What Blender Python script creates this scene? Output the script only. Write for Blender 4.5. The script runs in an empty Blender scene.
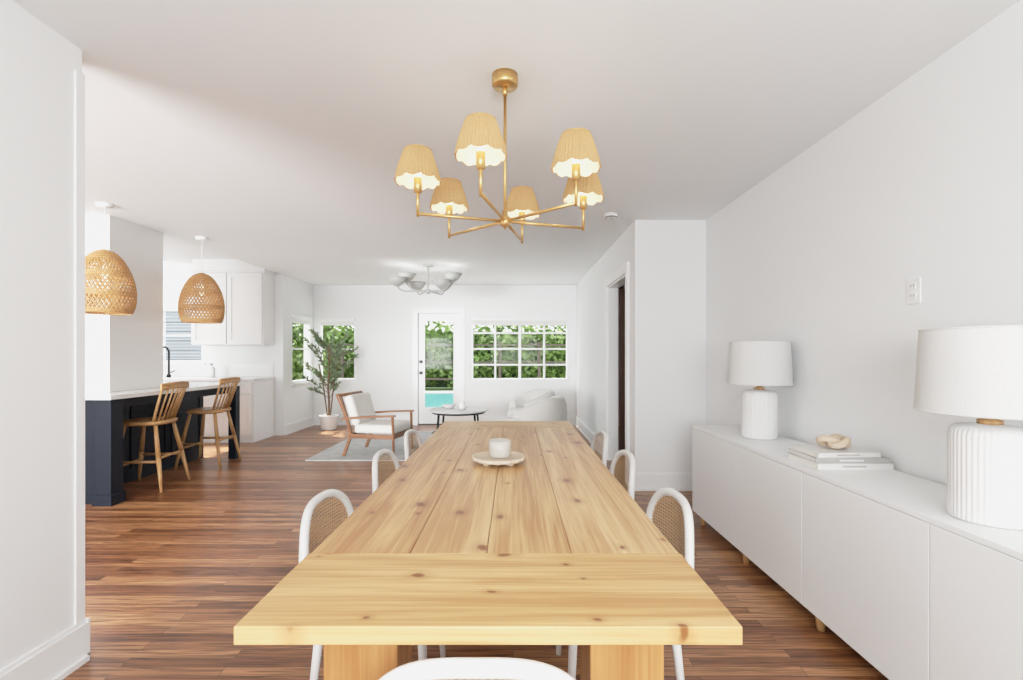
import bpy, bmesh, math, random
from mathutils import Vector, Matrix
random.seed(7)
S=bpy.context.scene
col=S.collection
# ---------------------------------------------------------------- materials
def nm(name):
    m=bpy.data.materials.new(name); m.use_nodes=True
    nt=m.node_tree; b=nt.nodes['Principled BSDF']
    return m,nt,b
def setc(b,c,r=0.5,metal=0.0,spec=0.5):
    b.inputs['Base Color'].default_value=(c[0],c[1],c[2],1)
    b.inputs['Roughness'].default_value=r
    b.inputs['Metallic'].default_value=metal
    b.inputs['Specular IOR Level'].default_value=spec
def mat(name,c,r=0.5,metal=0.0,spec=0.5,var=0.04,scale=30,bump=0.0,bscale=200):
    m,nt,b=nm(name); setc(b,c,r,metal,spec)
    tc=nt.nodes.new('ShaderNodeTexCoord')
    n=nt.nodes.new('ShaderNodeTexNoise'); n.inputs['Scale'].default_value=scale
    nt.links.new(tc.outputs['Object'],n.inputs['Vector'])
    mx=nt.nodes.new('ShaderNodeMix'); mx.data_type='RGBA'
    mx.inputs[6].default_value=(*[x*(1-var) for x in c],1)
    mx.inputs[7].default_value=(*[min(1,x*(1+var)) for x in c],1)
    nt.links.new(n.outputs['Fac'],mx.inputs[0]); nt.links.new(mx.outputs[2],b.inputs['Base Color'])
    if bump>0:
        n2=nt.nodes.new('ShaderNodeTexNoise'); n2.inputs['Scale'].default_value=bscale
        nt.links.new(tc.outputs['Object'],n2.inputs['Vector'])
        bp=nt.nodes.new('ShaderNodeBump'); bp.inputs['Strength'].default_value=bump; bp.inputs['Distance'].default_value=0.01
        nt.links.new(n2.outputs['Fac'],bp.inputs['Height']); nt.links.new(bp.outputs[0],b.inputs['Normal'])
    return m
def wood(name,c1,c2,axis,rough=0.45,scale=1.0,knots=False,seed=0.0,ks=1.0):
    m,nt,b=nm(name); setc(b,c1,rough)
    N=nt.nodes.new; L=nt.links.new
    tc=N('ShaderNodeTexCoord'); mp=N('ShaderNodeMapping')
    s=[14*scale]*3; s[axis]=0.9*scale
    mp.inputs['Scale'].default_value=s; mp.inputs['Location'].default_value=(seed,seed*1.7,seed*.3)
    L(tc.outputs['Object'],mp.inputs['Vector'])
    n=N('ShaderNodeTexNoise'); n.inputs['Scale'].default_value=1.0; n.inputs['Detail'].default_value=6; n.inputs['Distortion'].default_value=1.3
    L(mp.outputs[0],n.inputs['Vector'])
    mp2=N('ShaderNodeMapping'); s2=[120*scale]*3; s2[axis]=2.5*scale
    mp2.inputs['Scale'].default_value=s2; L(tc.outputs['Object'],mp2.inputs['Vector'])
    n2=N('ShaderNodeTexNoise'); n2.inputs['Scale'].default_value=1.0; n2.inputs['Detail'].default_value=3; n2.inputs['Distortion'].default_value=.5
    L(mp2.outputs[0],n2.inputs['Vector'])
    ad=N('ShaderNodeMath'); ad.operation='MULTIPLY_ADD'; ad.inputs[1].default_value=0.7
    L(n2.outputs['Fac'],ad.inputs[0]); L(n.outputs['Fac'],ad.inputs[2])
    cr=N('ShaderNodeValToRGB'); cr.color_ramp.elements[0].position=0.66; cr.color_ramp.elements[1].position=1.0
    cr.color_ramp.elements[0].color=(*c1,1); cr.color_ramp.elements[1].color=(*c2,1)
    L(ad.outputs[0],cr.inputs[0]); out=cr.outputs[0]
    if knots:
        mp3=N('ShaderNodeMapping'); s3=[6.5*ks]*3; s3[axis]=4.0*ks
        mp3.inputs['Scale'].default_value=s3; mp3.inputs['Location'].default_value=(seed*2.1,seed,0)
        nw=N('ShaderNodeTexNoise'); nw.inputs['Scale'].default_value=18; L(tc.outputs['Object'],nw.inputs['Vector'])
        wv=N('ShaderNodeVectorMath'); wv.operation='MULTIPLY_ADD'; wv.inputs[1].default_value=(.025,.025,0); L(nw.outputs['Color'],wv.inputs[0]); L(tc.outputs['Object'],wv.inputs[2])
        L(wv.outputs[0],mp3.inputs['Vector'])
        v=N('ShaderNodeTexVoronoi'); v.inputs['Scale'].default_value=1.0; v.voronoi_dimensions='2D'
        L(mp3.outputs[0],v.inputs['Vector'])
        sp=N('ShaderNodeSeparateColor'); L(v.outputs['Color'],sp.inputs[0])
        sz=N('ShaderNodeMath'); sz.operation='MULTIPLY_ADD'; sz.inputs[1].default_value=2.0; sz.inputs[2].default_value=.7; L(sp.outputs[1],sz.inputs[0])
        ds=N('ShaderNodeMath'); ds.operation='MULTIPLY'; L(v.outputs['Distance'],ds.inputs[0]); L(sz.outputs[0],ds.inputs[1])
        k=N('ShaderNodeValToRGB'); k.color_ramp.elements[0].position=0.0; k.color_ramp.elements[1].position=0.24
        k.color_ramp.elements[0].color=(1,1,1,1); k.color_ramp.elements[1].color=(0,0,0,1)
        e=k.color_ramp.elements.new(0.06); e.color=(.85,.85,.85,1)
        e=k.color_ramp.elements.new(0.09); e.color=(.30,.30,.30,1)
        L(ds.outputs[0],k.inputs[0])
        gt=N('ShaderNodeMath'); gt.operation='GREATER_THAN'; gt.inputs[1].default_value=0.36; L(sp.outputs[0],gt.inputs[0])
        mu=N('ShaderNodeMath'); mu.operation='MULTIPLY'; L(k.outputs[0],mu.inputs[0]); L(gt.outputs[0],mu.inputs[1])
        mx=N('ShaderNodeMix'); mx.data_type='RGBA'; L(mu.outputs[0],mx.inputs[0]); L(out,mx.inputs[6])
        mx.inputs[7].default_value=(c2[0]*.40,c2[1]*.26,c2[2]*.18,1); out=mx.outputs[2]
    L(out,b.inputs['Base Color'])
    return m
def shade_mat(name,c,transl=0.5,pat=None):
    m=bpy.data.materials.new(name); m.use_nodes=True; nt=m.node_tree; nt.nodes.clear()
    N=nt.nodes.new; L=nt.links.new
    o=N('ShaderNodeOutputMaterial'); d=N('ShaderNodeBsdfDiffuse'); t=N('ShaderNodeBsdfTranslucent'); x=N('ShaderNodeMixShader')
    x.inputs[0].default_value=transl
    tc=N('ShaderNodeTexCoord'); mp=N('ShaderNodeMapping'); mp.inputs['Scale'].default_value=pat or (200,200,60)
    L(tc.outputs['Object'],mp.inputs['Vector']); n=N('ShaderNodeTexNoise'); n.inputs['Scale'].default_value=1; L(mp.outputs[0],n.inputs['Vector'])
    mx=N('ShaderNodeMix'); mx.data_type='RGBA'; mx.inputs[6].default_value=(*[q*.82 for q in c],1); mx.inputs[7].default_value=(*[min(1,q*1.12) for q in c],1)
    L(n.outputs['Fac'],mx.inputs[0]); L(mx.outputs[2],d.inputs[0]); L(mx.outputs[2],t.inputs[0])
    L(d.outputs[0],x.inputs[1]); L(t.outputs[0],x.inputs[2]); L(x.outputs[0],o.inputs[0])
    return m
def emis(name,c,s):
    m=bpy.data.materials.new(name); m.use_nodes=True; nt=m.node_tree; nt.nodes.clear()
    o=nt.nodes.new('ShaderNodeOutputMaterial'); e=nt.nodes.new('ShaderNodeEmission'); e.inputs[0].default_value=(*c,1); e.inputs[1].default_value=s
    nt.links.new(e.outputs[0],o.inputs[0]); return m

M={}
M['wall']=mat('wall_paint',(.855,.862,.86),.6,var=.01,scale=3,bump=.03,bscale=250,spec=.3)
M['ceil']=mat('ceiling_paint',(.87,.885,.89),.8,var=.01,scale=3,bump=.03,bscale=180,spec=.2)
M['trim']=mat('trim_paint',(.89,.895,.895),.35,var=.01)
M['cab']=mat('cabinet_white',(.87,.87,.865),.4,var=.01)
M['side']=mat('sideboard_white',(.86,.865,.86),.45,var=.01)
M['chairw']=mat('chair_paint_white',(.76,.75,.73),.4,var=.02)
M['seat']=mat('seat_fabric',(.80,.77,.73),.9,var=.05,scale=200,bump=.2,bscale=500)
M['boucle']=mat('boucle_fabric',(.72,.70,.67),.95,var=.07,scale=80,bump=.5,bscale=160)
M['cush']=mat('cushion_linen',(.76,.73,.69),.95,var=.05,scale=150,bump=.2,bscale=500)
M['navy']=mat('navy_paint',(.007,.010,.018),.5,var=.1,spec=.2)
M['black']=mat('black_metal',(.015,.015,.015),.35,metal=.5,var=.1)
M['brass']=mat('brushed_brass',(.66,.42,.17),.32,metal=.85,var=.06)
M['ceramic']=mat('white_ceramic',(.80,.79,.775),.55,var=.02,bump=.1,bscale=150)
M['plastic']=mat('white_plastic',(.86,.86,.85),.35,var=.01)
M['slot']=mat('dark_slot',(.05,.05,.05),.5)
M['counter']=mat('quartz_counter',(.84,.84,.83),.2,var=.06,scale=4)
M['oak']=wood('oak_light',(.58,.34,.15),(.41,.21,.08),2,.4)
M['oakx']=wood('oak_light_h',(.58,.34,.15),(.41,.21,.08),0,.4)
M['walnut']=wood('walnut_frame',(.30,.135,.055),(.18,.07,.028),1,.4)
M['darkdoor']=wood('dark_door_wood',(.075,.035,.02),(.045,.02,.012),2,.4)
M['knotw']=wood('knot_wood',(.68,.55,.42),(.58,.44,.31),0,.5,scale=2)
M['traywood']=wood('whitewashed_wood',(.72,.61,.49),(.60,.47,.35),0,.6,scale=2)
M['rattan']=mat('rattan',(.50,.27,.105),.55,var=.25,scale=60)
M['lshade']=shade_mat('linen_shade',(.87,.865,.85),.3,(300,300,300))
M['wshade']=shade_mat('woven_shade',(.62,.41,.21),.25,(60,60,500))
M['wliner']=shade_mat('shade_liner',(.95,.90,.78),.30,(40,40,40))
M['bulb']=emis('bulb_glow',(1,.82,.58),6)
M['dimbulb']=emis('pendant_bulb_glow',(1,.85,.65),1.6)
M['wbulb']=emis('white_bulb_glow',(1,.97,.93),3)
M['page']=mat('book_pages',(.78,.75,.68),.8,var=.08,scale=300)
M['bk1']=mat('book_cover_grey',(.42,.41,.39),.5); M['bk2']=mat('book_cover_white',(.74,.73,.71),.5); M['bk3']=mat('book_cover_taupe',(.45,.42,.38),.5)
M['wax']=mat('candle_wax',(.80,.76,.69),.5)
M['bowl']=mat('fixture_grey_white',(.45,.45,.43),.45)
M['trunk']=mat('tree_bark',(.20,.12,.07),.8,var=.3)
M['leaf']=mat('olive_leaf',(.16,.23,.12),.5,var=.45,scale=14)
M['pot']=mat('pot_white',(.78,.77,.75),.5)
M['soil']=mat('soil',(.04,.03,.02),.9)
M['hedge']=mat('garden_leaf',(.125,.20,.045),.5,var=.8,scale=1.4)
M['hedged']=mat('garden_dark_green',(.02,.045,.012),.8,var=.6,scale=4)  # dark mottled green of the hedge core
M['patio']=mat('patio_concrete',(.36,.34,.31),.8,var=.1,scale=5)
M['grass']=mat('grass',(.05,.11,.02),.9,var=.4,scale=10)
M['pool']=mat('pool_water',(.06,.20,.195),.15,var=.15,scale=3,spec=.2)
M['siding']=mat('neighbor_siding',(.26,.30,.34),.7,var=.05)
M['fence']=mat('fence_wood',(.07,.05,.04),.8,var=.3)
M['rug']=mat('grey_rug',(.47,.47,.46),.95,var=.3,scale=9,bump=.4,bscale=200)
m=bpy.data.materials.new('window_glass'); m.use_nodes=True; nt=m.node_tree; nt.nodes.clear()
o=nt.nodes.new('ShaderNodeOutputMaterial'); t=nt.nodes.new('ShaderNodeBsdfTransparent'); g=nt.nodes.new('ShaderNodeBsdfGlossy'); g.inputs['Roughness'].default_value=.02
x=nt.nodes.new('ShaderNodeMixShader'); x.inputs[0].default_value=.004
nt.links.new(t.outputs[0],x.inputs[1]); nt.links.new(g.outputs[0],x.inputs[2]); nt.links.new(x.outputs[0],o.inputs[0]); M['glass']=m
def cane():
    m=bpy.data.materials.new('cane_webbing'); m.use_nodes=True; nt=m.node_tree; b=nt.nodes['Principled BSDF']; setc(b,(.62,.41,.21),.6)
    N=nt.nodes.new; L=nt.links.new
    tc=N('ShaderNodeTexCoord'); sp=N('ShaderNodeSeparateXYZ'); L(tc.outputs['Object'],sp.inputs[0])
    def sn(o):
        a=N('ShaderNodeMath'); a.operation='MULTIPLY'; a.inputs[1].default_value=2*math.pi/.026; L(o,a.inputs[0])
        s=N('ShaderNodeMath'); s.operation='SINE'; L(a.outputs[0],s.inputs[0]); return s.outputs[0]
    p=N('ShaderNodeMath'); p.operation='MULTIPLY'; L(sn(sp.outputs[0]),p.inputs[0]); L(sn(sp.outputs[2]),p.inputs[1])
    ab=N('ShaderNodeMath'); ab.operation='ABSOLUTE'; L(p.outputs[0],ab.inputs[0])
    gt=N('ShaderNodeMath'); gt.operation='GREATER_THAN'; gt.inputs[1].default_value=.46; L(ab.outputs[0],gt.inputs[0])
    tr=N('ShaderNodeBsdfTransparent'); mx=N('ShaderNodeMixShader'); o=nt.nodes['Material Output']
    L(gt.outputs[0],mx.inputs[0]); L(b.outputs[0],mx.inputs[1]); L(tr.outputs[0],mx.inputs[2]); L(mx.outputs[0],o.inputs[0])
    return m
M['cane']=cane()
def floor_mat():
    m,nt,b=nm('oak_strip_floor'); N=nt.nodes.new; L=nt.links.new
    tc=N('ShaderNodeTexCoord')
    br=N('ShaderNodeTexBrick'); br.offset=.37; br.offset_frequency=2; br.inputs['Scale'].default_value=1
    br.inputs['Brick Width'].default_value=1.15; br.inputs['Row Height'].default_value=.057; br.inputs['Mortar Size'].default_value=.0012
    br.inputs['Mortar Smooth'].default_value=.2; br.inputs['Bias'].default_value=0
    br.inputs['Color1'].default_value=(0,0,0,1); br.inputs['Color2'].default_value=(1,1,1,1); br.inputs['Mortar'].default_value=(.5,.5,.5,1)
    L(tc.outputs['Object'],br.inputs['Vector'])
    cr=N('ShaderNodeValToRGB'); cr.color_ramp.elements[0].color=(.175,.062,.024,1); cr.color_ramp.elements[1].color=(.47,.235,.105,1)
    e=cr.color_ramp.elements.new(.5); e.color=(.30,.122,.048,1)
    L(br.outputs['Color'],cr.inputs[0])
    mp=N('ShaderNodeMapping'); mp.inputs['Scale'].default_value=(3.0,75,1); L(tc.outputs['Object'],mp.inputs['Vector'])
    vm=N('ShaderNodeVectorMath'); vm.operation='MULTIPLY_ADD'; vm.inputs[1].default_value=(37,0,0); L(br.outputs['Color'],vm.inputs[0]); L(mp.outputs[0],vm.inputs[2])
    n=N('ShaderNodeTexNoise'); n.inputs['Scale'].default_value=1; n.inputs['Detail'].default_value=6; n.inputs['Distortion'].default_value=1.2; L(vm.outputs[0],n.inputs['Vector'])
    r2=N('ShaderNodeValToRGB'); r2.color_ramp.elements[0].position=.36; r2.color_ramp.elements[0].color=(.38,.31,.27,1); r2.color_ramp.elements[1].position=.6; r2.color_ramp.elements[1].color=(1.15,1.15,1.15,1)
    L(n.outputs['Fac'],r2.inputs[0])
    mu=N('ShaderNodeMix'); mu.data_type='RGBA'; mu.blend_type='MULTIPLY'; mu.inputs[0].default_value=1; L(cr.outputs[0],mu.inputs[6]); L(r2.outputs[0],mu.inputs[7])
    mm=N('ShaderNodeMix'); mm.data_type='RGBA'; L(br.outputs['Fac'],mm.inputs[0]); L(mu.outputs[2],mm.inputs[6]); mm.inputs[7].default_value=(.05,.02,.01,1)
    L(mm.outputs[2],b.inputs['Base Color']); b.inputs['Roughness'].default_value=.36
    b.inputs['Coat Weight'].default_value=.18; b.inputs['Coat Roughness'].default_value=.2
    bp=N('ShaderNodeBump'); bp.inputs['Strength'].default_value=.15; bp.inputs['Distance'].default_value=.003; L(n.outputs['Fac'],bp.inputs['Height']); L(bp.outputs[0],b.inputs['Normal'])
    return m
M['floor']=floor_mat()

# ---------------------------------------------------------------- geometry helpers
def empty(name,loc=(0,0,0),rz=0):
    e=bpy.data.objects.new(name,None); e.location=loc; e.rotation_euler=(0,0,rz); e.empty_display_size=.1; col.objects.link(e); return e
def mk(name,verts,faces,mt,parent=None,smooth=False,bevel=0,seg=2,sub=0):
    me=bpy.data.meshes.new(name); me.from_pydata([tuple(v) for v in verts],[],faces); me.update()
    bm=bmesh.new(); bm.from_mesh(me); bmesh.ops.recalc_face_normals(bm,faces=bm.faces); bm.to_mesh(me); bm.free()
    ob=bpy.data.objects.new(name,me); col.objects.link(ob)
    if mt: me.materials.append(M[mt] if isinstance(mt,str) else mt)
    if smooth or bevel>0:
        for p in me.polygons: p.use_smooth=True
    if bevel>0:
        md=ob.modifiers.new('bevel','BEVEL'); md.width=bevel; md.segments=seg; md.limit_method='ANGLE'; md.angle_limit=math.radians(40); md.harden_normals=True
    if sub:
        md=ob.modifiers.new('sub','SUBSURF'); md.levels=sub; md.render_levels=sub
    if parent: ob.parent=parent
    return ob
BF=[(0,1,3,2),(4,6,7,5),(0,4,5,1),(2,3,7,6),(0,2,6,4),(1,5,7,3)]
def bv(x0,x1,y0,y1,z0,z1): return [(x,y,z) for x in(x0,x1) for y in(y0,y1) for z in(z0,z1)]
def box(name,x0,x1,y0,y1,z0,z1,mt,parent=None,bevel=0,seg=2):
    return mk(name,bv(x0,x1,y0,y1,z0,z1),BF,mt,parent,bevel=bevel,seg=seg)
def boxes(name,L,mt,parent=None,bevel=0):
    V=[];F=[]
    for b in L:
        o=len(V); V+=bv(*b); F+=[tuple(o+i for i in f) for f in BF]
    return mk(name,V,F,mt,parent,bevel=bevel)
def lathe(name,prof,mt,parent=None,loc=(0,0,0),seg=48,rf=None,zf=None,smooth=True,cap=True):
    V=[];F=[];n=len(prof)
    for i in range(seg):
        a=2*math.pi*i/seg
        for j,(r,z) in enumerate(prof):
            rr=r+(rf(a,j) if rf else 0); zz=z+(zf(a,j) if zf else 0)
            V.append((loc[0]+rr*math.cos(a),loc[1]+rr*math.sin(a),loc[2]+zz))
    for i in range(seg):
        k=(i+1)%seg
        for j in range(n-1): F.append((i*n+j,k*n+j,k*n+j+1,i*n+j+1))
    if cap:
        if prof[0][0]>1e-4: F.append(tuple(i*n for i in range(seg)))
        if prof[-1][0]>1e-4: F.append(tuple(i*n+n-1 for i in range(seg)))
    ob=mk(name,V,F,mt,parent)
    if smooth:
        me=ob.data
        for p in me.polygons: p.use_smooth=len(p.vertices)<=4
    return ob
def rod(name,a,b,r1,r2,mt,parent=None,seg=12):
    a=Vector(a);b=Vector(b);d=(b-a).normalized(); u=d.orthogonal().normalized(); w=d.cross(u)
    V=[];F=[]
    for p,r in((a,r1),(b,r2)):
        for i in range(seg):
            t=2*math.pi*i/seg; V.append(p+u*(r*math.cos(t))+w*(r*math.sin(t)))
    for i in range(seg):
        k=(i+1)%seg; F.append((i,k,seg+k,seg+i))
    F.append(tuple(range(seg))); F.append(tuple(range(seg,2*seg)))
    ob=mk(name,V,F,mt,parent)
    for p in ob.data.polygons: p.use_smooth=len(p.vertices)==4
    return ob
def curve(name,splines,r,mt,parent=None,cyclic=False,kind='POLY',res=3,radii=None):
    cu=bpy.data.curves.new(name,'CURVE'); cu.dimensions='3D'; cu.bevel_depth=r; cu.bevel_resolution=res; cu.use_fill_caps=True
    for s in splines:
        sp=cu.splines.new(kind); sp.points.add(len(s)-1)
        for i,p in enumerate(s):
            sp.points[i].co=(p[0],p[1],p[2],1)
            if radii: sp.points[i].radius=radii[i]
        sp.use_cyclic_u=cyclic
        if kind=='NURBS': sp.order_u=3; sp.use_endpoint_u=True
        sp.use_smooth=True
    ob=bpy.data.objects.new(name,cu); col.objects.link(ob); cu.materials.append(M[mt])
    if parent: ob.parent=parent
    return ob
def holes_wall(name,axis,a0,a1,u0,u1,z0,z1,holes,mt='wall'):
    us=sorted({u0,u1,*[h[0] for h in holes],*[h[1] for h in holes]}); zs=sorted({z0,z1,*[h[2] for h in holes],*[h[3] for h in holes]})
    L=[]
    for i in range(len(us)-1):
        for j in range(len(zs)-1):
            cu=(us[i]+us[i+1])/2; cz=(zs[j]+zs[j+1])/2
            if any(h[0]<cu<h[1] and h[2]<cz<h[3] for h in holes): continue
            L.append((us[i],us[i+1],a0,a1,zs[j],zs[j+1]) if axis=='y' else (a0,a1,us[i],us[i+1],zs[j],zs[j+1]))
    return boxes(name,L,mt)
def light(name,kind,loc,energy,color=(1,1,1),size=.1,rot=None,parent=None,sy=None):
    l=bpy.data.lights.new(name,kind); l.energy=energy; l.color=color
    if kind=='AREA':
        l.shape='RECTANGLE'; l.size=size; l.size_y=sy or size
    elif kind=='POINT': l.shadow_soft_size=size
    o=bpy.data.objects.new(name,l); o.location=loc; col.objects.link(o)
    if rot: o.rotation_euler=rot
    if parent: o.parent=parent
    return o

# ---------------------------------------------------------------- room shell
H=2.5; YB=8.63; XR=1.786; XL=-3.57
box('floor',-6.7,3.2,-1.6,8.75,-.1,0,'floor')
boxes('ceiling',[(-3.6,3.2,-1.6,8.78,H,H+.2),(-6.7,-3.6,-1.6,4.97,H,H+.2),(-5.25,-3.6,4.97,7.62,H+.18,H+.3),(-6.7,-5.25,4.97,5.15,H+.18,H+.3),(-3.7,-3.6,7.5,8.78,H,H+.2)],'ceil')  # unseen gap over the kitchen, added to let sky light in
box('wall_right',XR,XR+.12,-1.6,4.47,0,H,'wall')
box('wall_stub',1.13,XR+.12,4.47,4.59,0,H,'wall')
holes_wall('wall_living_right','x',1.13,1.25,4.59,YB,0,H,[(4.78,5.75,0,2.06)])
holes_wall('wall_back','y',YB,YB+.15,-3.70,1.25,0,H,[(-3.48,-2.805,.79,1.92),(-1.70,-.945,0,2.0),(-.76,1.0,.79,1.93)])
holes_wall('wall_living_left','x',-3.70,XL,7.5,YB,0,H,[(7.78,8.54,.79,1.92)])
holes_wall('wall_kitchen','y',7.5,7.62,-6.7,-3.70,0,H+.2,[(-5.5,-4.80,1.13,1.98)])
holes_wall('wall_far_left','x',-6.7,-6.58,-1.6,7.5,0,H+.2,[(-1.0,3.4,.8,2.0)])  # opening out of view, added to bring daylight in from the left
holes_wall('wall_rear','y',-1.72,-1.6,-6.7,XR+.12,0,H,[(-.9,1.0,.9,2.1),(-5.8,-2.4,.7,2.0)])  # unseen openings, sized to limit the daylight on the near room
box('wall_left',-1.90,-1.767,-1.0,1.98,0,H,'wall')
box('wall_column',-4.25,-3.6,4.31,4.97,.92,H,'wall')
boxes('wall_hall',[(3.08,3.2,4.5,8.6,0,H),(1.25,3.2,8.5,8.62,0,H),(1.9,3.2,4.47,4.59,0,H)],'wall')
def baseb(name,L): 
    V=[]
    for (x0,x1,y0,y1,ax,sgn) in L:
        V.append((x0,x1,y0,y1,0,.15))
        if ax=='x': V.append((x0 if sgn>0 else x0-.014, x1+.014 if sgn>0 else x1,y0,y1,0,.022))
        else: V.append((x0,x1,y0-.014,y1,0,.022))
        if ax=='x': V.append((x0 if sgn>0 else x0+.007,x1-.007 if sgn>0 else x1,y0,y1,.15,.165))
        else: V.append((x0,x1,y0+.007,y1,.15,.165))
    return boxes(name,V,'trim')
baseb('baseboard_left',[(-1.767,-1.749,-1.0,1.98,'x',1)])
baseb('baseboard_left_end',[(-1.90,-1.749,1.98,1.998,'y',1)])
baseb('baseboard_right',[(XR-.018,XR,-1.6,4.47,'x',-1)])
baseb('baseboard_stub',[(1.112,XR-.018,4.452,4.47,'y',1)])
baseb('baseboard_living_right',[(1.112,1.13,4.47,4.69,'x',-1),(1.112,1.13,5.84,YB,'x',-1)])
baseb('baseboard_back',[(XL+.018,-1.79,YB-.018,YB,'y',1),(-.86,1.112,YB-.018,YB,'y',1)])
baseb('baseboard_living_left',[(XL,XL+.018,7.5,YB,'x',1)])
box('trim_1',-1.767,-1.758,1.945,1.985,.165,H-.1,'trim')
boxes('trim_2',[(1.108,1.13,4.69,4.78,0,2.06),(1.108,1.13,5.75,5.84,0,2.06),(1.104,1.13,4.68,5.85,2.06,2.155),
  (1.13,1.25,5.735,5.75,0,2.045),(1.13,1.25,4.78,4.795,0,2.045),(1.13,1.25,4.78,5.75,2.045,2.06)],'trim')
d2=empty('door_2',(1.26,5.74,0))
boxes('leaf',[(0,.8,-.04,0,.01,2.03)],'darkdoor',d2,bevel=.003)
lathe('knob',[(0,-.0),(.025,.0),(.028,.02),(.02,.04),(0,.045)],'brass',d2,loc=(.72,-.085,.95),seg=20)

# ---------------- windows
def frame4(w,h,fr,y0,y1): return [(-w,-w+fr,y0,y1,0,h),(w-fr,w,y0,y1,0,h),(-w+fr,w-fr,y0,y1,0,fr),(-w+fr,w-fr,y0,y1,h-fr,h)]
def lathe_roll(e,x0,x1,h,drop):
    box('shade_valance',x0,x1,-.035,.02,h-.07,h-.002,'trim',e,bevel=.01)
    box('shade_fabric',x0+.02,x1-.02,.004,.008,h-drop,h-.06,'lshade',e)
def win_y(name,x0,x1,z0,z1,yf,cols,rows,shade=0,stool=True,th=.016):
    e=empty(name,((x0+x1)/2,yf,z0)); w=(x1-x0)/2; h=z1-z0
    fr=.04
    boxes('frame',frame4(w,h,fr,0,.09),'trim',e)
    L=[]
    for i in range(1,cols):
        x=-w+2*w*i/cols; t_=th*(1.5 if cols==4 and i==2 else 1); L.append((x-t_,x+t_,.015,.07,fr,h-fr))
    for j in range(1,rows):
        z=h*j/rows; L.append((-w+fr,w-fr,.017,.068,z-th*.9,z+th*.9))
    if L: boxes('muntins',L,'trim',e)
    box('pane',-w+fr,w-fr,.072,.074,fr,h-fr,'glass',e)
    if stool: box('sill',-w-.03,w+.03,-.03,.09,-.03,0,'trim',e)
    if shade: lathe_roll(e,-w+.02,w-.02,h,shade)
    return e
win_y('window_1',-3.48,-2.805,.79,1.92,YB+.02,1,2,shade=.14)
win_y('window_2',-.76,1.0,.79,1.93,YB+.02,4,4,shade=.15)
e=empty('window_3',(XL,8.16,.79),math.pi/2)
w=.38;h=1.13;fr=.035
boxes('frame',frame4(w,h,fr,0,.09),'trim',e)
boxes('muntins',[(-w+fr,w-fr,.032,.068,h/2-.014,h/2+.014)],'trim',e); box('pane',-w+fr,w-fr,.072,.074,fr,h-fr,'glass',e)
box('sill',-w-.03,w+.03,-.03,.09,-.03,0,'trim',e)
lathe_roll(e,-w+.02,w-.02,h,.14)
k=win_y('window_4',-5.5,-4.80,1.13,1.98,7.5,1,2)
boxes('blind_slats',[(-.31,.31,.0,.014,.06+i*.05,.064+i*.05) for i in range(15)],'trim',k)
boxes('trim_3',[(-1.79,-1.70,YB-.02,YB,0,2.0),(-.945,-.86,YB-.02,YB,0,2.0),(-1.80,-.85,YB-.024,YB,2.0,2.095)],'trim')
d=empty('door_1',(-1.3225,YB+.03,0)); w=.372
boxes('leaf',[(-w,-.27,0,.045,.02,1.99),(.27,w,0,.045,.02,1.99),(-.27,.27,0,.045,.02,.30),(-.27,.27,0,.045,1.87,1.99)],'trim',d)
boxes('lite_frame',[(-.285,-.255,-.012,0,.285,1.885),(.255,.285,-.012,0,.285,1.885),(-.255,.255,-.012,0,.285,.315),(-.255,.255,-.012,0,1.855,1.885)],'trim',d)
box('pane',-.27,.27,.02,.026,.3,1.87,'glass',d)
for z,nmn in((1.13,'deadbolt'),(.93,'knob')):
    rod(nmn+'_rose',(-.325,0,z),(-.325,-.012,z),.03,.03,'black',d,20)
    rod(nmn,(-.325,-.012,z),(-.325,-.06,z),.016,.026,'black',d,16)
box('threshold',-w,w,-.02,.1,0,.018,'slot',d)

# ---------------- kitchen
bar=empty('kitchen_peninsula',(-3.8,5,0))
def B(n,x0,x1,y0,y1,z0,z1,m,p,bev=.002): return box(n,x0-p.location.x,x1-p.location.x,y0-p.location.y,y1-p.location.y,z0-p.location.z,z1-p.location.z,m,p,bevel=bev)
B('countertop',-4.65,-3.30,3.96,5.95,.88,.918,'counter',bar,.004)
B('base',-4.6,-3.78,4.12,5.9,.0,.88,'navy',bar)
B('end_panel',-4.6,-3.46,4.06,4.12,.0,.88,'navy',bar)
B('corner_post',-3.46,-3.33,4.0,4.13,.0,.88,'navy',bar,.004)
B('post_far',-3.42,-3.33,5.8,5.89,.0,.88,'navy',bar,.004)
B('apron',-3.40,-3.36,4.13,5.8,.80,.88,'navy',bar)
B('post_foot',-3.475,-3.315,3.985,4.145,0,.09,'navy',bar,.004)
for i in range(3):
    y=4.2+i*.57
    for (a,b_,c,d_) in((y,y+.05,.12,.84),(y+.47,y+.52,.12,.84),(y+.05,y+.47,.12,.17),(y+.05,y+.47,.79,.84)):
        B('panel_moulding',-3.78,-3.768,a,b_,c,d_,'navy',bar)
kc=empty('kitchen_base_cabinet',(-4.5,7.1,0))
B('carcass',-6.5,-3.70,6.89,7.49,.0,.88,'cab',kc)
B('countertop',-6.52,-3.68,6.85,7.495,.88,.918,'counter',kc)
B('backsplash',-6.5,-3.72,7.485,7.498,.918,1.12,'counter',kc,0)
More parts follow.
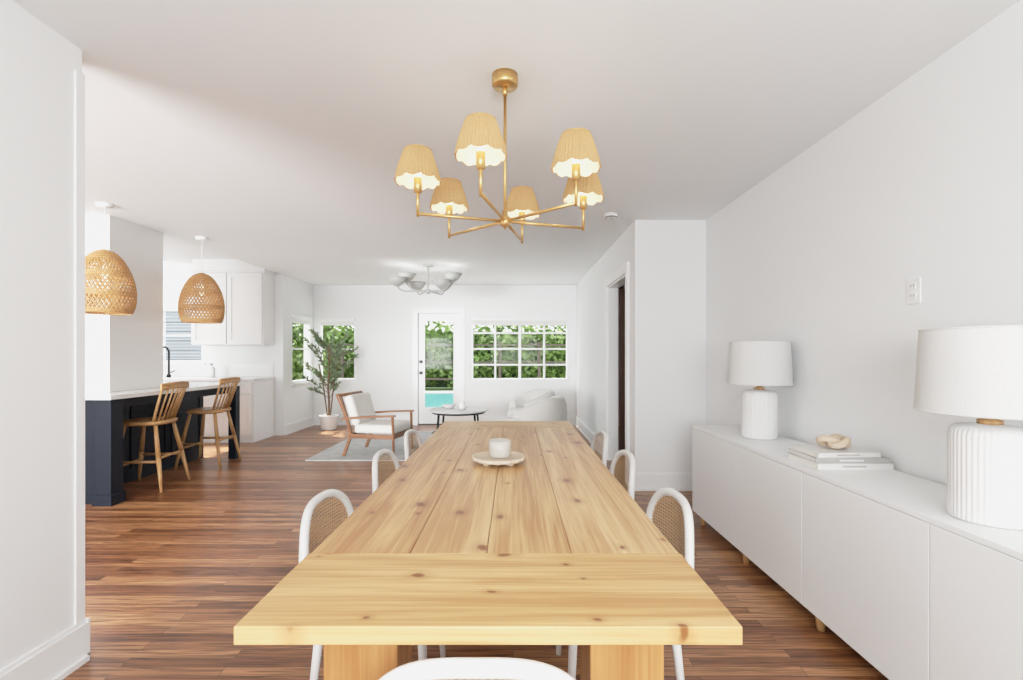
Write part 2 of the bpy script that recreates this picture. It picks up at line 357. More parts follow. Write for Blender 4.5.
for i in range(5):
    x1=-3.72-i*.5; x0=x1-.48
    B('drawer',x0,x1,6.868,6.89,.70,.865,'cab',kc,.003); B('door',x0,x1,6.868,6.89,.10,.685,'cab',kc,.003)
    for q in((x0+.06,x1-.06,.16,.17),(x0+.06,x1-.06,.615,.625),(x0+.06,x0+.07,.17,.615),(x1-.07,x1-.06,.17,.615)):
        B('door_bead',q[0],q[1],6.862,6.868,q[2],q[3],'cab',kc,0)
    B('handle',(x0+x1)/2-.06,(x0+x1)/2+.06,6.84,6.85,.78,.79,'brass',kc,0)
ku=empty('kitchen_upper_cabinet',(-4.2,7.3,1.4))
B('carcass',-4.76,-3.70,7.17,7.495,1.40,2.68,'cab',ku,0)
B('crown',-4.80,-3.66,7.12,7.495,2.50,2.57,'cab',ku,0)
B('crown_lower',-4.78,-3.68,7.145,7.495,2.47,2.50,'cab',ku,0)
for i in range(2):
    x1=-3.71-i*.53;x0=x1-.515
    B('door',x0,x1,7.152,7.17,1.41,2.46,'cab',ku,.003)
    for q in((x0,x0+.065,1.41,2.46),(x1-.065,x1,1.41,2.46),(x0+.065,x1-.065,1.41,1.475),(x0+.065,x1-.065,2.395,2.46)):
        B('door_rail',q[0],q[1],7.134,7.153,q[2],q[3],'cab',ku,.002)
fa=empty('kitchen_faucet',(-5.13,7.2,.9185))
curve('spout',[[(0,0,0),(0,0,.2),(0,0,.36)]+[(0,-.09+.09*math.cos(t),.36+.09*math.sin(t)) for t in [math.pi*i/10 for i in range(1,11)]]+[(0,-.18,.28)]],.014,'black',fa)
lathe('base',[(.03,0),(.028,.03),(.018,.05)],'black',fa,seg=20); rod('lever',(.02,0,.07),(.09,0,.10),.007,.006,'black',fa)
sd=empty('soap_dispenser',(-4.45,7.15,.9185)); lathe('bottle',[(.032,0),(.036,.02),(.036,.13),(.02,.155),(.012,.16),(.012,.19)],'ceramic',sd,seg=24); rod('pump',(0,0,.19),(0,-.05,.2),.008,.006,'black',sd)

# ---------------- pendants
def pendant(x,y):
    p=empty('rattan_pendant_lamp',(x,y,H))
    lathe('canopy',[(0,0),(.06,0),(.06,-.02),(.02,-.03),(0,-.03)],'plastic',p,seg=32)
    rod('cord',(0,0,-.03),(0,0,-.42),.004,.004,'plastic',p,8)
    lathe('cap',[(.0,-.375),(.03,-.38),(.05,-.40),(.06,-.41)],'rattan',p,seg=24)
    def R(s):
        pts=[(0,.06),(.04,.088),(.1,.115),(.2,.145),(.35,.177),(.5,.197),(.65,.207),(.8,.205),(.9,.197),(1,.180)]
        for (a,ra),(b,rb) in zip(pts,pts[1:]):
            if a<=s<=b:
                t=(s-a)/(b-a); return ra+(rb-ra)*t
        return .18
    z=lambda s:-.40-s*.50
    sp=[]
    n=40
    for sg in(1,-1):
        for i in range(n):
            pt=[]
            for j in range(25):
                s=j/24; a=2*math.pi*i/n+sg*s*1.35; rr=R(s)+.003*math.sin(j*math.pi+i*math.pi)*sg
                pt.append((rr*math.cos(a),rr*math.sin(a),z(s)))
            sp.append(pt)
    curve('weave',sp,.0052,'rattan',p,res=1)
    rg=[[(R(s)*math.cos(2*math.pi*k/40),R(s)*math.sin(2*math.pi*k/40),z(s)) for k in range(40)] for s in(0,.03,.07,.11,.34,.37,.40,.66,.69,.72,.95,.975,1)]
    curve('rings',rg,.0065,'rattan',p,cyclic=True,res=1)
    rod('socket',(0,0,-.42),(0,0,-.50),.018,.018,'plastic',p)
    lathe('bulb',[(0,-.50),(.012,-.505),(.014,-.53),(.03,-.57),(.03,-.59),(.018,-.615),(0,-.62)],'dimbulb',p,seg=16)
    light('pendant_light','POINT',(0,0,-.67),1.2,(1,.86,.68),.04,parent=p)
pendant(-3.38,4.0); pendant(-3.31,5.14)

# ---------------- chandelier
ch=empty('brass_chandelier',(-.036,2.16,H))
lathe('canopy',[(0,0),(.058,0),(.058,-.045),(.052,-.052),(0,-.052)],'brass',ch,seg=40)
rod('loop',(0,0,-.05),(0,0,-.09),.011,.011,'brass',ch)
rod('stem',(0,0,-.05),(0,0,-.665),.007,.007,'brass',ch)
lathe('hub',[(0,-.60),(.012,-.605),(.012,-.63),(.022,-.635),(.022,-.67),(.012,-.675),(0,-.69)],'brass',ch,seg=24)
R_=.385; AZ=-.652
for i in range(6):
    a=math.radians(257.5+60*i); cx,cy=R_*math.cos(a),R_*math.sin(a)
    rod('arm',(0,0,AZ),(cx,cy,AZ),.0065,.0065,'brass',ch)
    rod('arm_stem',(cx,cy,AZ-.012),(cx,cy,AZ+.14),.0065,.0065,'brass',ch)
    lathe('socket',[(0,AZ+.085),(.017,AZ+.09),(.017,AZ+.15),(.011,AZ+.155),(0,AZ+.155)],'brass',ch,loc=(cx,cy,0),seg=20)
    NS=10
    def zf(t,j,NS=NS):
        return -.010*abs(math.sin(NS*t/2)) if j==0 else (-.0075*abs(math.sin(NS*t/2)) if j==1 else 0)
    prof=[(.096,-.511),(.0945,-.503),(.084,-.467),(.072,-.428),(.056,-.386)]
    lathe('shade',prof,'wshade',ch,loc=(cx,cy,0),seg=240,rf=lambda t,j:.0028*math.sin(40*t),zf=zf,cap=False)
    prof2=[(r-.005,z) for r,z in prof]
    lathe('shade_liner',prof2,'wliner',ch,loc=(cx,cy,0),seg=60,zf=zf,cap=False)
    curve('shade_top_ring',[[(cx+.056*math.cos(2*math.pi*k/32),cy+.056*math.sin(2*math.pi*k/32),-.385) for k in range(32)]],.0028,'brass',ch,cyclic=True)
    for q in range(3):
        t=2*math.pi*q/3; rod('spider',(cx,cy,-.41),(cx+.055*math.cos(t),cy+.055*math.sin(t),-.386),.0015,.0015,'brass',ch,6)
    lathe('bulb',[(0,-.498),(.011,-.495),(.013,-.48),(.019,-.455),(.019,-.445),(.012,-.425),(0,-.415)],'bulb',ch,loc=(cx,cy,0),seg=16)
    light('shade_light','POINT',(cx,cy,-.475),.65,(1,.84,.64),.03,parent=ch)

# ---------------- living room bowl fixture
lf=empty('ceiling_bowl_light',(-1.18,6.7,H))
lathe('canopy',[(0,0),(.07,0),(.07,-.02),(0,-.03)],'bowl',lf,seg=32)
rod('stem',(0,0,-.02),(0,0,-.36),.012,.012,'bowl',lf)
lathe('hub',[(0,-.33),(.04,-.34),(.045,-.37),(.02,-.40),(0,-.40)],'bowl',lf,seg=24)
for i,(an,rr,zz) in enumerate([(0,.34,-.12),(178,.30,-.12),(60,.36,-.2),(125,.36,-.2),(205,.42,-.2),(318,.30,-.24)]):
    a=math.radians(an); cx,cy=rr*math.cos(a),rr*math.sin(a)
    curve('arm',[[(0,0,-.36),(cx*.5,cy*.5,-.37),(cx*.9,cy*.9,zz-.19),(cx,cy,zz-.12)]],.01,'bowl',lf,kind='NURBS')
    lathe('bowl',[(0,-.125),(.03,-.12),(.09,-.07),(.135,0),(.13,0),(.085,-.062),(0,-.11)],'bowl',lf,loc=(cx,cy,zz),seg=36,cap=False)
    lathe('bulb',[(0,-.10),(.015,-.095),(.03,-.06),(.02,-.035),(0,-.03)],'wbulb',lf,loc=(cx,cy,zz),seg=16)
    light('bowl_fill_light','POINT',(cx,cy,zz-.04),.6,(1,.98,.95),.05,parent=lf)  # light added inside the bowl to lift the living room ceiling
sm=empty('smoke_detector',(.87,4.28,H)); lathe('body',[(0,-.035),(.04,-.035),(.055,-.025),(.062,0)],'plastic',sm,seg=36); lathe('vent_ring',[(.044,-.034),(.05,-.031),(.05,-.028)],'slot',sm,seg=36,cap=False)

# ---------------- dining table
PC=[((.66,.40,.185),(.40,.19,.07)),((.70,.45,.225),(.46,.24,.10)),((.67,.42,.20),(.42,.21,.08)),((.70,.46,.235),(.48,.255,.11))]
pY=[wood('pine_plank_%d'%i,PC[i][0],PC[i][1],1,.33,knots=True,seed=1.3*i+.4,ks=.9) for i in range(4)]
pX=wood('pine_breadboard',(.68,.42,.185),(.46,.235,.085),0,.33,knots=True,seed=5.1,ks=1.35)
pZ=wood('pine_leg',(.48,.235,.085),(.34,.145,.045),2,.4,seed=2)
tb=empty('dining_table',(-.045,2.23,0))
TX0,TX1,TY0,TY1=-.455,.455,-1.36,1.355
zt0,zt1=.727,.76
xs=[TX0,-.21,-.02,.19,TX1]
for i in range(4): mk('plank_%d'%(i+1),bv(xs[i]+.0007,xs[i+1]-.0007,TY0+.3255,TY1-.3255,zt0,zt1),BF,pY[i],tb,bevel=.0015)
mk('breadboard_near',bv(TX0-.004,TX1+.004,TY0,TY0+.324,zt0,zt1+.0005),BF,pX,tb,bevel=.002)
mk('breadboard_far',bv(TX0-.004,TX1+.004,TY1-.324,TY1,zt0,zt1+.0005),BF,pX,tb,bevel=.002)
for sy,(ya,yb) in(('near',(TY0+.07,TY0+.21)),('far',(TY1-.21,TY1-.07))):
    for sx,(xa,xb) in(('l',(-.325,-.18)),('r',(.195,.34))):
        mk('leg_%s_%s'%(sy,sx),bv(xa,xb,ya,yb,0,.727),BF,pZ,tb,bevel=.004)
box('stretcher',-.02,.02,TY0+.21,TY1-.21,.66,.727,pZ,tb,bevel=.003)
box('cross_rail_near',-.18,.195,TY0+.12,TY0+.17,.69,.727,pZ,tb); box('cross_rail_far',-.18,.195,TY1-.17,TY1-.12,.62,.727,pZ,tb)

# ---------------- dining chairs (face +Y local)
def dining_chair(x,y,rz,sw=.21,zh=.255,bw=.24):
    c=empty('dining_chair',(x,y,0),rz)
    def plate(z0,z1,g,name,mt,bev):
        V=[];n=28
        for z in(z0,z1):
            for i in range(n):
                t=2*math.pi*i/n; cx_,sy_=math.cos(t),math.sin(t)
                V.append((math.copysign(abs(cx_)**.5,cx_)*(sw+g),math.copysign(abs(sy_)**.5,sy_)*(.20+g),z))
        F=[(i,(i+1)%n,n+(i+1)%n,n+i) for i in range(n)]+[tuple(range(n)),tuple(range(n,2*n))]
        mk(name,V,F,mt,c,bevel=bev,seg=3)
    plate(.405,.435,0,'seat_frame','chairw',.006); plate(.435,.475,-.008,'seat_pad','seat',.015)
    for sx in(-1,1):
        rod('leg_front',(sx*(sw-.035),.165,.41),(sx*(sw-.01),.185,0),.017,.011,'chairw',c)
        rod('leg_back',(sx*(sw-.035),-.165,.41),(sx*(sw-.01),-.205,0),.017,.011,'chairw',c)
    zb=.46
    yy=lambda u:-.25+.85*u*u
    arch=[]
    for i in range(41):
        t=math.pi*i/40; u=bw*math.copysign(abs(math.cos(t))**.72,math.cos(t)); z=zb+zh*abs(math.sin(t))**.72
        arch.append((u,yy(u),z))
    curve('back_frame',[arch],.0155,'chairw',c)
    curve('back_bottom_rail',[[(bw*(k/10-1),yy(bw*(k/10-1)),zb) for k in range(21)]],.0145,'chairw',c)
    for sx in(-1,1): curve('back_post',[[(sx*bw,yy(bw),zb),(sx*bw*.95,yy(bw)-.01,.44),(sx*(sw-.01),-.1,.42)]],.014,'chairw',c)
    V=[];F=[];nx,nz=24,8
    for i in range(nx+1):
        u=bw*(2*i/nx-1)*.995; cz=max(0,1-abs(u/bw)**(1/.72*2))**.5
        top=zb+zh*cz**.72
        for j in range(nz+1): V.append((u,yy(u),zb+(top-zb)*j/nz))
    for i in range(nx):
        for j in range(nz): a=i*(nz+1)+j; F.append((a,a+nz+1,a+nz+2,a+1))
    mk('cane_panel',V,F,'cane',c,smooth=True)
for y in(1.80,2.62,3.34): dining_chair(-.475,y,-math.pi/2)
for y in(1.82,2.60,3.30): dining_chair(.375,y,math.pi/2)
dining_chair(-.062,1.055,0,.150,.268,.22)
dining_chair(-.03,3.60,math.pi,.155,.27)

# ---------------- centrepiece
tr=empty('wooden_riser_tray',(-.065,2.19,.7605))
lathe('top',[(0,.028),(.108,.028),(.113,.034),(.118,.034),(.118,.02),(.112,.016),(0,.016)],'traywood',tr,seg=80,rf=lambda a,j:(.003*math.cos(16*a) if j in(2,3,4,5) else 0),cap=False)
for i in range(4):
    a=math.pi/4+i*math.pi/2
    lathe('foot',[(0,0),(.012,0),(.016,.006),(.012,.014),(.014,.018),(0,.018)],'traywood',tr,loc=(.075*math.cos(a),.075*math.sin(a),0),seg=16)
cd=empty('candle_jar',(-.06,2.19,.7605+.0285))
lathe('jar',[(0,0),(.042,0),(.048,.008),(.05,.04),(.05,.075),(.046,.075),(.046,.055),(0,.055)],mat('candle_glass',(.55,.51,.46),.3),cd,seg=40,cap=False)
lathe('wax',[(0,.058),(.046,.058)],'wax',cd,seg=30,cap=False); rod('wick',(0,0,.057),(0,0,.068),.0015,.0015,'slot',cd,6)

# ---------------- sideboard
sb=empty('white_sideboard',(1.56,2.0,0))
Ys=[.19,.885,1.58,2.275,2.97,3.665]
B('carcass',1.378,1.762,.19,3.665,.085,.70,'side',sb,.002)
B('top',1.362,1.764,.186,3.67,.70,.72,'side',sb,.002)
for i in range(5): B('door_%d'%(i+1),1.360,1.378,Ys[i]+.002,Ys[i+1]-.002,.075,.698,'side',sb,.0015)
for i,y in enumerate([.3,1.0,2.2,2.9,3.55]):
    for x in(1.40,1.71): rod('foot',(x-1.56,y-2.0,0),(x-1.56,y-2.0,.087),.018,.022,'oak',sb,20)

def table_lamp(x,y):
    l=empty('table_lamp',(x,y,.72))
    n=44
    prof=[(0,0),(.092,0),(.099,.004),(.101,.012),(.101,.27),(.098,.288),(.085,.302),(.04,.308),(.02,.31),(0,.31)]
    lathe('base',prof,'ceramic',l,seg=264,rf=lambda a,j:(.0026*abs(math.cos(n*a/2)) if 2<=j<=5 else 0),cap=False)
    lathe('neck',[(0,.308),(.032,.308),(.032,.322),(.014,.326),(.014,.36),(0,.36)],'oak',l,seg=28,cap=False)
    lathe('shade',[(.190,.345),(.176,.615)],'lshade',l,seg=72,cap=False)
    lathe('shade_inner',[(.187,.347),(.173,.613)],'lshade',l,seg=72,cap=False)
    for r,z in((.1895,.346),(.1755,.614)):
        curve('shade_rim',[[(r*math.cos(2*math.pi*k/64),r*math.sin(2*math.pi*k/64),z) for k in range(64)]],.003,'lshade',l,cyclic=True)
    for q in range(3):
        t=2*math.pi*q/3; rod('spider',(0,0,.585),(.175*math.cos(t),.175*math.sin(t),.61),.002,.002,'brass',l,6)
    rod('harp',(0,0,.36),(0,0,.59),.004,.004,'brass',l,8)
    lathe('bulb',[(0,.37),(.014,.375),(.03,.43),(.03,.45),(.015,.48),(0,.485)],'plastic',l,seg=20)
table_lamp(1.58,3.10); table_lamp(1.535,1.555)

bs=empty('book_stack',(1.585,2.36,.72))
zz=0
for i,(L_,W_,T_,mt,rz,dx) in enumerate([(.35,.25,.028,'bk2',.0,0),(.335,.235,.024,'bk1',-.03,-.005),(.30,.215,.022,'bk2',.04,-.02)]):
    bk=empty('book_%d'%(i+1),(dx,0,zz),rz); bk.parent=bs
    box('pages',-L_/2+.004,L_/2-.004,-W_/2+.003,W_/2-.004,.003,T_-.003,'page',bk)
    boxes('cover',[(-L_/2,L_/2,-W_/2,W_/2,0,.003),(-L_/2,L_/2,-W_/2,W_/2,T_-.003,T_),(-L_/2,L_/2,-W_/2-.001,-W_/2+.003,0,T_)],mt,bk)
    boxes('spine_label',[(-.06,.05,-W_/2-.0016,-W_/2-.001,T_*.35,T_*.65)],'bk3' if i!=1 else 'bk2',bk)
    zz+=T_
kn=empty('wooden_knot_ornament',(1.57,2.35,.72+zz+.024))
kp=[]
for i in range(61):
    t=2*math.pi*i/61
    kp.append((.026*(math.sin(t)+2*math.sin(2*t))*.9,.021*(math.cos(t)-2*math.cos(2*t))*.9,.024*(-math.sin(3*t))*.6+.012))
curve('loop',[kp],.0165,'knotw',kn,cyclic=True,res=5)

sp_=empty('wall_outlet',(XR,2.15,1.535))
box('plate',-.006,0,-.037,.037,-.058,.058,'plastic',sp_,bevel=.003)
for z in(-.022,.022):
    box('receptacle',-.009,-.005,-.017,.017,z-.015,z+.015,'plastic',sp_,bevel=.002)
    boxes('slots',[(-.0095,-.0088,-.009,-.006,z-.004,z+.007),(-.0095,-.0088,.006,.009,z-.004,z+.007)],'slot',sp_)

# ---------------- bar stools (face +Y local)
def bar_stool(x,y,rz):
    s=empty('windsor_bar_stool',(x,y,0),rz)
    V=[];n=32
    for k,(z,g) in enumerate([(.598,-.02),(.61,0),(.63,.003),(.638,-.006)]):
        for i in range(n):
            t=2*math.pi*i/n; c_,s_=math.cos(t),math.sin(t)
            V.append((math.copysign(abs(c_)**.75,c_)*(.215+g),math.copysign(abs(s_)**.75,s_)*(.20+g),z))
    F=[]
    for k in range(3): F+=[(k*n+i,k*n+(i+1)%n,(k+1)*n+(i+1)%n,(k+1)*n+i) for i in range(n)]
    F+=[tuple(range(n)),tuple(range(3*n,4*n))]
    ob=mk('seat',V,F,'oakx',s,bevel=.004)
    ft={}
    for sx in(-1,1):
        for sy in(-1,1):
            a=Vector((sx*.14,sy*.13,.605)); b=Vector((sx*.235,sy*.235,0)); ft[(sx,sy)]=(a,b)
            m_=a.lerp(b,.5); rod('leg_top',a,m_,.016,.021,'oak',s); rod('leg_low',m_,b,.021,.012,'oak',s)
    def at(k,z): a,b=ft[k]; return a.lerp(b,(.605-z)/.605)
    for z,pr in((.22,((-1,1),(1,1))),(.30,((-1,-1),(1,-1))),(.27,((-1,-1),(-1,1))),(.27,((1,-1),(1,1)))):
        rod('stretcher',at(pr[0],z),at(pr[1],z),.012,.012,'oak',s)
    top=[];
    for i in range(17):
        u=(i/8-1); top.append((.225*u,-.275+.05*u*u+0,.965-.012*u*u))
    for dz,nn in((0,'top_rail'),(.022,'top_rail_upper'),(-.018,'top_rail_lower')):
        curve(nn,[[(p[0]*(1 if dz==0 else .985),p[1],p[2]+dz) for p in top]],.0135,'oakx',s)
    for i in range(8):
        u=i/3.5-1
        rod('spindle',(.165*u,-.155+.03*u*u,.63),(.20*u,-.275+.05*u*u,.955),.0095 if abs(u)<.9 else .013,.007 if abs(u)<.9 else .010,'oak',s,10)
bar_stool(-3.46,4.60,math.pi/2+.12); bar_stool(-3.47,5.52,math.pi/2+.08)

# ---------------- wood armchair
ac=empty('wood_frame_armchair',(-1.68,6.15,.0125),-math.pi/2-.18); ac.scale=(.88,.84,.88)
for sx in(-1,1):
    X=sx*.33
    rod('front_leg',(X,.34,.60-.05),(X,.36,0),.020,.015,'walnut',ac)
    mk('back_leg',[(X+dx,y+dy,z) for (y,z) in((-.42,0),(-.30,.30),(-.36,.50),(-.52,.86)) for dx in(-.016,.016) for dy in(-.022,.022)],
       sum([[(4*k,4*k+1,4*k+5,4*k+4),(4*k+2,4*k+3,4*k+7,4*k+6),(4*k,4*k+2,4*k+6,4*k+4),(4*k+1,4*k+3,4*k+7,4*k+5)] for k in range(3)],[])+[(0,1,3,2),(12,13,15,14)],'walnut',ac,bevel=.004)
    mk('arm_rest',[(X+dx,y,z+dz) for (y,z) in((-.44,.52),(0,.555),(.38,.57)) for dx in(-.03,.03) for dz in(-.014,.014)],
       sum([[(4*k,4*k+1,4*k+5,4*k+4),(4*k+2,4*k+3,4*k+7,4*k+6),(4*k,4*k+2,4*k+6,4*k+4),(4*k+1,4*k+3,4*k+7,4*k+5)] for k in range(2)],[])+[(0,1,3,2),(8,9,11,10)],'walnut',ac,bevel=.006)
    mk('side_rail',bv(X-.015,X+.015,-.33,.35,.25,.31),BF,M['walnut'],ac,bevel=.003)
box('front_rail',-.33,.33,.31,.34,.24,.31,'walnut',ac,bevel=.003); box('back_rail',-.33,.33,-.34,-.31,.24,.31,'walnut',ac,bevel=.003)
rod('top_rail',(-.33,-.515,.84),(.33,-.515,.84),.022,.022,'walnut',ac); 
for q in range(5): u=-.24+.12*q; rod('back_slat',(u,-.34,.33),(u,-.51,.83),.010,.010,'walnut',ac)
box('seat_cushion',-.30,.30,-.28,.36,.31,.44,'cush',ac,bevel=.045,seg=5)
bc=box('back_cushion',-.29,.29,-.07,.07,0,.44,'cush',ac,bevel=.05,seg=5); bc.location=(0,-.26,.42); bc.rotation_euler=(math.radians(18),0,0)

rg=box('area_rug',-2.45,1.0,5.7,7.85,.0005,.012,'rug')

# ---------------- coffee table
ct=empty('coffee_table',(-.76,6.75,.0145))
lathe('top',[(0,.455),(.40,.455),(.415,.465),(.415,.475),(.405,.483),(0,.483)],mat('stone_top',(.60,.59,.57),.35,var=.15,scale=6),ct,seg=64,cap=False)
curve('apron_ring',[[(.36*math.cos(2*math.pi*k/48),.36*math.sin(2*math.pi*k/48),.44) for k in range(48)]],.012,'black',ct,cyclic=True)
for i in range(4):
    a=math.pi/4+i*math.pi/2; rod('leg',(.34*math.cos(a),.34*math.sin(a),.455),(.38*math.cos(a),.38*math.sin(a),0),.016,.013,'black',ct)
curve('low_ring',[[(.365*math.cos(2*math.pi*k/48),.365*math.sin(2*math.pi*k/48),.15) for k in range(48)]],.009,'black',ct,cyclic=True)
v=empty('small_white_vase',(-.70,6.70,.498)); lathe('body',[(0,0),(.04,0),(.055,.04),(.045,.08),(.025,.10),(.03,.115)],'ceramic',v,seg=28,cap=False)
v2=empty('decor_bowl',(-.90,6.80,.498)); lathe('body',[(0,0),(.04,0),(.08,.035),(.10,.055),(.095,.055),(.03,.012),(0,.01)],'ceramic',v2,seg=32,cap=False)

# ---------------- barrel chairs
def barrel(x,y,rz):
    c=empty('boucle_barrel_chair',(x,y,.0125),rz)
    lathe('plinth',[(.26,0),(.27,.05),(.27,.06)],'black',c,seg=40)
    V=[];F=[];NA=40; prof=[(0,.08),(0,.3),(.005,.5),(.0,.62),(-.03,.70),(-.07,.72),(-.11,.69),(-.13,.6),(-.135,.40),(-.135,.08)]
    n=len(prof)
    for i in range(NA+1):
        s=i/NA*2-1; a=math.radians(-90+s*128)
        drop=.17*max(0,abs(s)-.35)**1.3*1.8
        for (dr,z) in prof:
            r=.40+dr; zz_=z if z<.35 else z-drop*(z-.35)/.37
            V.append((r*math.cos(a)*1.0,r*math.sin(a)*.95,zz_))
    for i in range(NA):
        for j in range(n-1): F.append((i*n+j,(i+1)*n+j,(i+1)*n+j+1,i*n+j+1))
        F.append((i*n,i*n+n-1,(i+1)*n+n-1,(i+1)*n))
    F.append(tuple(range(n))); F.append(tuple(NA*n+j for j in range(n)))
    mk('shell',V,F,'boucle',c,bevel=.02,seg=3)
    lathe('seat_base',[(0,.06),(.30,.06),(.31,.1),(.31,.28),(0,.28)],'boucle',c,loc=(0,.02,0),seg=40,cap=False)
    lathe('seat_cushion',[(0,.28),(.27,.28),(.30,.31),(.31,.36),(.30,.41),(.25,.44),(0,.445)],'boucle',c,loc=(0,.05,0),seg=40,cap=False)
barrel(.30,6.15,math.radians(75)); barrel(.26,7.25,math.radians(110))

# ---------------- olive tree
ot=empty('potted_olive_tree',(-3.10,8.13,0))
lathe('pot',[(0,0),(.11,0),(.125,.02),(.15,.22),(.158,.24),(.15,.245),(.142,.24),(.135,.19),(0,.19)],'pot',ot,seg=36,cap=False)
lathe('soil',[(0,.205),(.137,.205)],'soil',ot,seg=24,cap=False)
rnd=random.Random(3)
trunk=[(0,0,.19),(.01,.01,.45),(-.02,.0,.70),(.01,-.01,.95),(.0,.0,1.2),(.02,0,1.45)]
curve('trunk',[trunk],.016,'trunk',ot,kind='NURBS',radii=[1.1,1,.9,.8,.6,.4])
curve('trunk_side',[[(.02,0,.19),(.05,.02,.5),(.08,.02,.8),(.16,.0,1.1)],[(-.02,0,.19),(-.06,0,.5),(-.10,-.02,.85),(-.17,0,1.1)]],.010,'trunk',ot,kind='NURBS')
br=[]
for i in range(34):
    z0=.50+.92*i/34; a=rnd.uniform(0,2*math.pi); L_=rnd.uniform(.28,.47)*(1 if z0<1.2 else .72); up=rnd.uniform(.15,.40)
    p0=Vector((0,0,z0)); p2=p0+Vector((L_*math.cos(a),min(.32,L_*math.sin(a)*.85),up)); p1=p0.lerp(p2,.5)+Vector((0,0,-.03+rnd.uniform(0,.06)))
    br.append([p0,p1,p2]); 
curve('branches',br,.005,'trunk',ot,kind='NURBS',res=1)
V=[];F=[]
def add_leaf(V,F,p,d,L_,W_,rnd):
    d=d.normalized(); sd_=d.orthogonal().normalized(); sd_.rotate(Matrix.Rotation(rnd.uniform(0,6.28),3,d)); up_=d.cross(sd_)
    o=len(V); V+=[p,p+d*L_*.35+sd_*W_+up_*.003,p+d*L_,p+d*L_*.35-sd_*W_+up_*.003,p+d*L_*.72+sd_*W_*.7,p+d*L_*.72-sd_*W_*.7]
    F+=[(o,o+1,o+3),(o+1,o+4,o+5,o+3),(o+4,o+2,o+5)]
for b_ in br:
    for k in range(28):
        t=rnd.uniform(.25,1.05); p=b_[0].lerp(b_[1],t*2) if t<.5 else b_[1].lerp(b_[2],(t-.5)*2)
        d_=(b_[2]-b_[0]).normalized()+Vector((rnd.uniform(-1,1),rnd.uniform(-1,1),rnd.uniform(-.6,1)))
        add_leaf(V,F,p,d_,rnd.uniform(.06,.11),rnd.uniform(.010,.016),rnd)
V=[(max(v_[0],-.44),min(v_[1],.44),v_[2]) for v_ in V]
mk('leaves',V,F,'leaf',ot)

# ---------------- outside
box('ground_grass',-25,25,8.80,45,-.2,-.14,'grass')
box('patio',-3.6,9,8.80,11.19,-.14,-.1,'patio'); box('pool_deck',.61,9,11.2,17.39,-.14,-.1,'patio'); box('pool_deck',-9,9,17.41,18.2,-.14,-.1,'patio')
box('swimming_pool',-3.4,.6,11.2,17.4,-.139,-.13,'pool')
def foliage(name,regions,size,mt='hedge',seed=1):
    e_=empty(name,(0,0,0)); r=random.Random(seed)
    V=[];F=[]
    for (cx,cy,cz,rx,ry,rz_,k) in regions:
        for i in range(k):
            u=Vector((r.gauss(0,1),r.gauss(0,1),r.gauss(0,1))).normalized()*(r.random()**.35)
            p=Vector((cx+u.x*rx,cy+u.y*ry,cz+u.z*rz_))
            add_leaf(V,F,p,Vector((r.uniform(-1,1),r.uniform(-1,1),r.uniform(-1,.6))),r.uniform(.6,1.3)*size,size*.28,r)
    mk('leaves',V,F,mt,e_)
    return e_
hd=foliage('garden_hedge',[(x,19.8,1.3,1.3,.6,1.4,900) for x in range(-10,11,1)],.26)
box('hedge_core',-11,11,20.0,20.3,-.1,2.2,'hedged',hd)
for j,(x,y,z,s) in enumerate([(-9,24,4.6,2.4),(-4.8,25,5.4,2.6),(-.8,25.5,4.7,2.3),(3,24.5,5.2,2.4),(6.8,25,4.3,2.6)]):
    t_=foliage('garden_tree',[(x,y,z,s,s*.8,s*.8,1800),(x+.8,y-.5,z-.6,s*.6,s*.6,s*.6,700)],.34,seed=j+5)
    rod('trunk',(x,y,-.14),(x,y,z),.16,.09,'trunk',t_)
sh=foliage('garden_shrub',[(-5.8,11.2,1.1,1.1,.6,1.2,1600),(-4.8,10.6,.9,.7,.5,1.0,900),(-6.8,11.0,1.4,1,.7,1.5,1300),(-4.6,11.0,1.7,.6,.5,.9,700),(-6.2,9.6,1.0,.8,.5,1.1,900)],.17,seed=3)
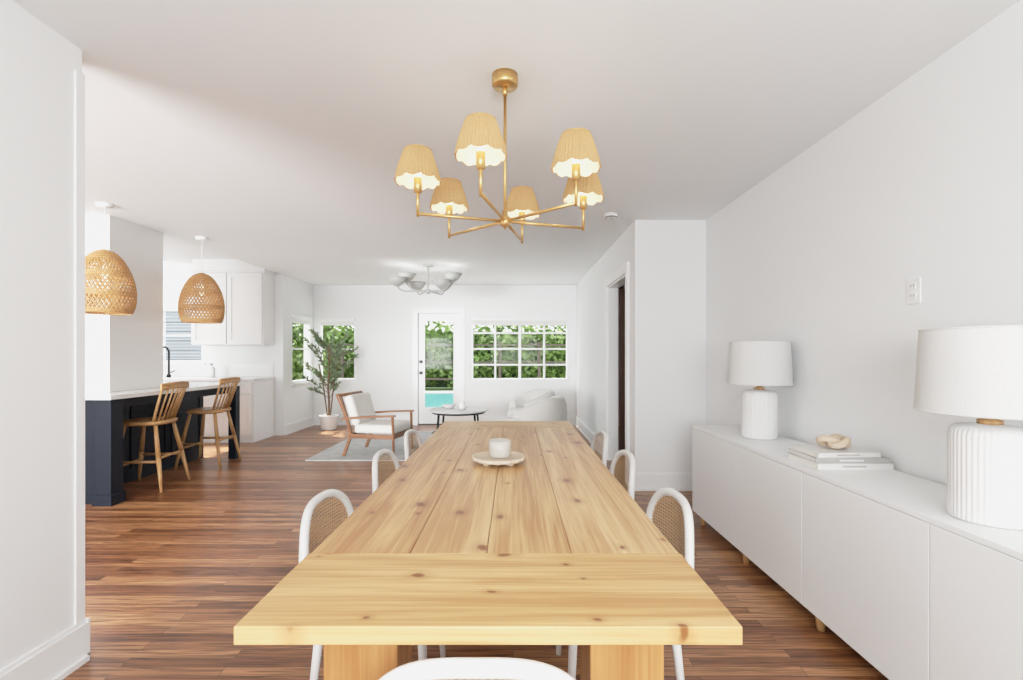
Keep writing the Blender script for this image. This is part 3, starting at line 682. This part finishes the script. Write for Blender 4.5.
fe=empty('garden_fence',(0,18.4,0))
boxes('posts',[(x-.05,x+.05,-.05,.05,-.1,1.75) for x in[-8+1.5*i for i in range(12)]],'fence',fe)
boxes('rails',[(-8,8.5,-.03,.03,z,z+.06) for z in(.3,.95,1.6)],'fence',fe)
boxes('neighbor_siding_wall',[(-6.9,-4.75,8.35,8.5,-.1+i*.16,.05+i*.16) for i in range(22)]+[(-6.9,-4.75,8.38,8.5,-.1,3.4)],'siding')

# ---------------- lights
W=bpy.data.worlds.new('World'); S.world=W; W.use_nodes=True
bg=W.node_tree.nodes['Background']; bg.inputs[0].default_value=(.91,.958,1.0,1); bg.inputs[1].default_value=2.8
sun=light('sun','SUN',(0,0,10),11.0,(1,.97,.90)); sun.data.angle=.02; sun.rotation_euler=(math.radians(-14),math.radians(-30),0)
a1=light('rear_fill_light','AREA',(0.05,-1.5,1.5),72,(.96,.985,1),1.8,rot=(math.radians(98),0,0),sy=1.1)  # area fill added behind the camera, standing in for daylight
a2=light('side_room_fill_light','AREA',(-4.0,-1.5,1.3),150,(.96,.985,1),3.2,rot=(math.radians(92),0,math.radians(-20)),sy=1.3); a2.data.spread=math.radians(100)  # unseen area fill added to brighten the far living room
# ---------------- camera
cam=bpy.data.cameras.new('camera'); co=bpy.data.objects.new('camera',cam); col.objects.link(co)
co.location=(0,0,1.25); co.rotation_euler=(math.radians(90),0,0)
cam.sensor_width=36; cam.lens=17.0; cam.shift_x=-.0015; cam.shift_y=.0147; cam.clip_start=.05; cam.clip_end=200
S.camera=co
vs=S.view_settings
vs.view_transform='Standard'; vs.look='None'; vs.exposure=0.0
# gentle film-like highlight shoulder, as the photograph's tone mapping has
vs.use_curve_mapping=True
cmap=vs.curve_mapping; cmap.extend='HORIZONTAL'
cv=cmap.curves[3]
cv.points[0].location=(0,0); cv.points[-1].location=(1.0,.90)
for p in((.15,.23),(.40,.555),(.68,.765)): cv.points.new(*p)
cmap.clip_max_x=3; cmap.clip_max_y=3
cv.points.new(2.2,1.0)
cmap.update()
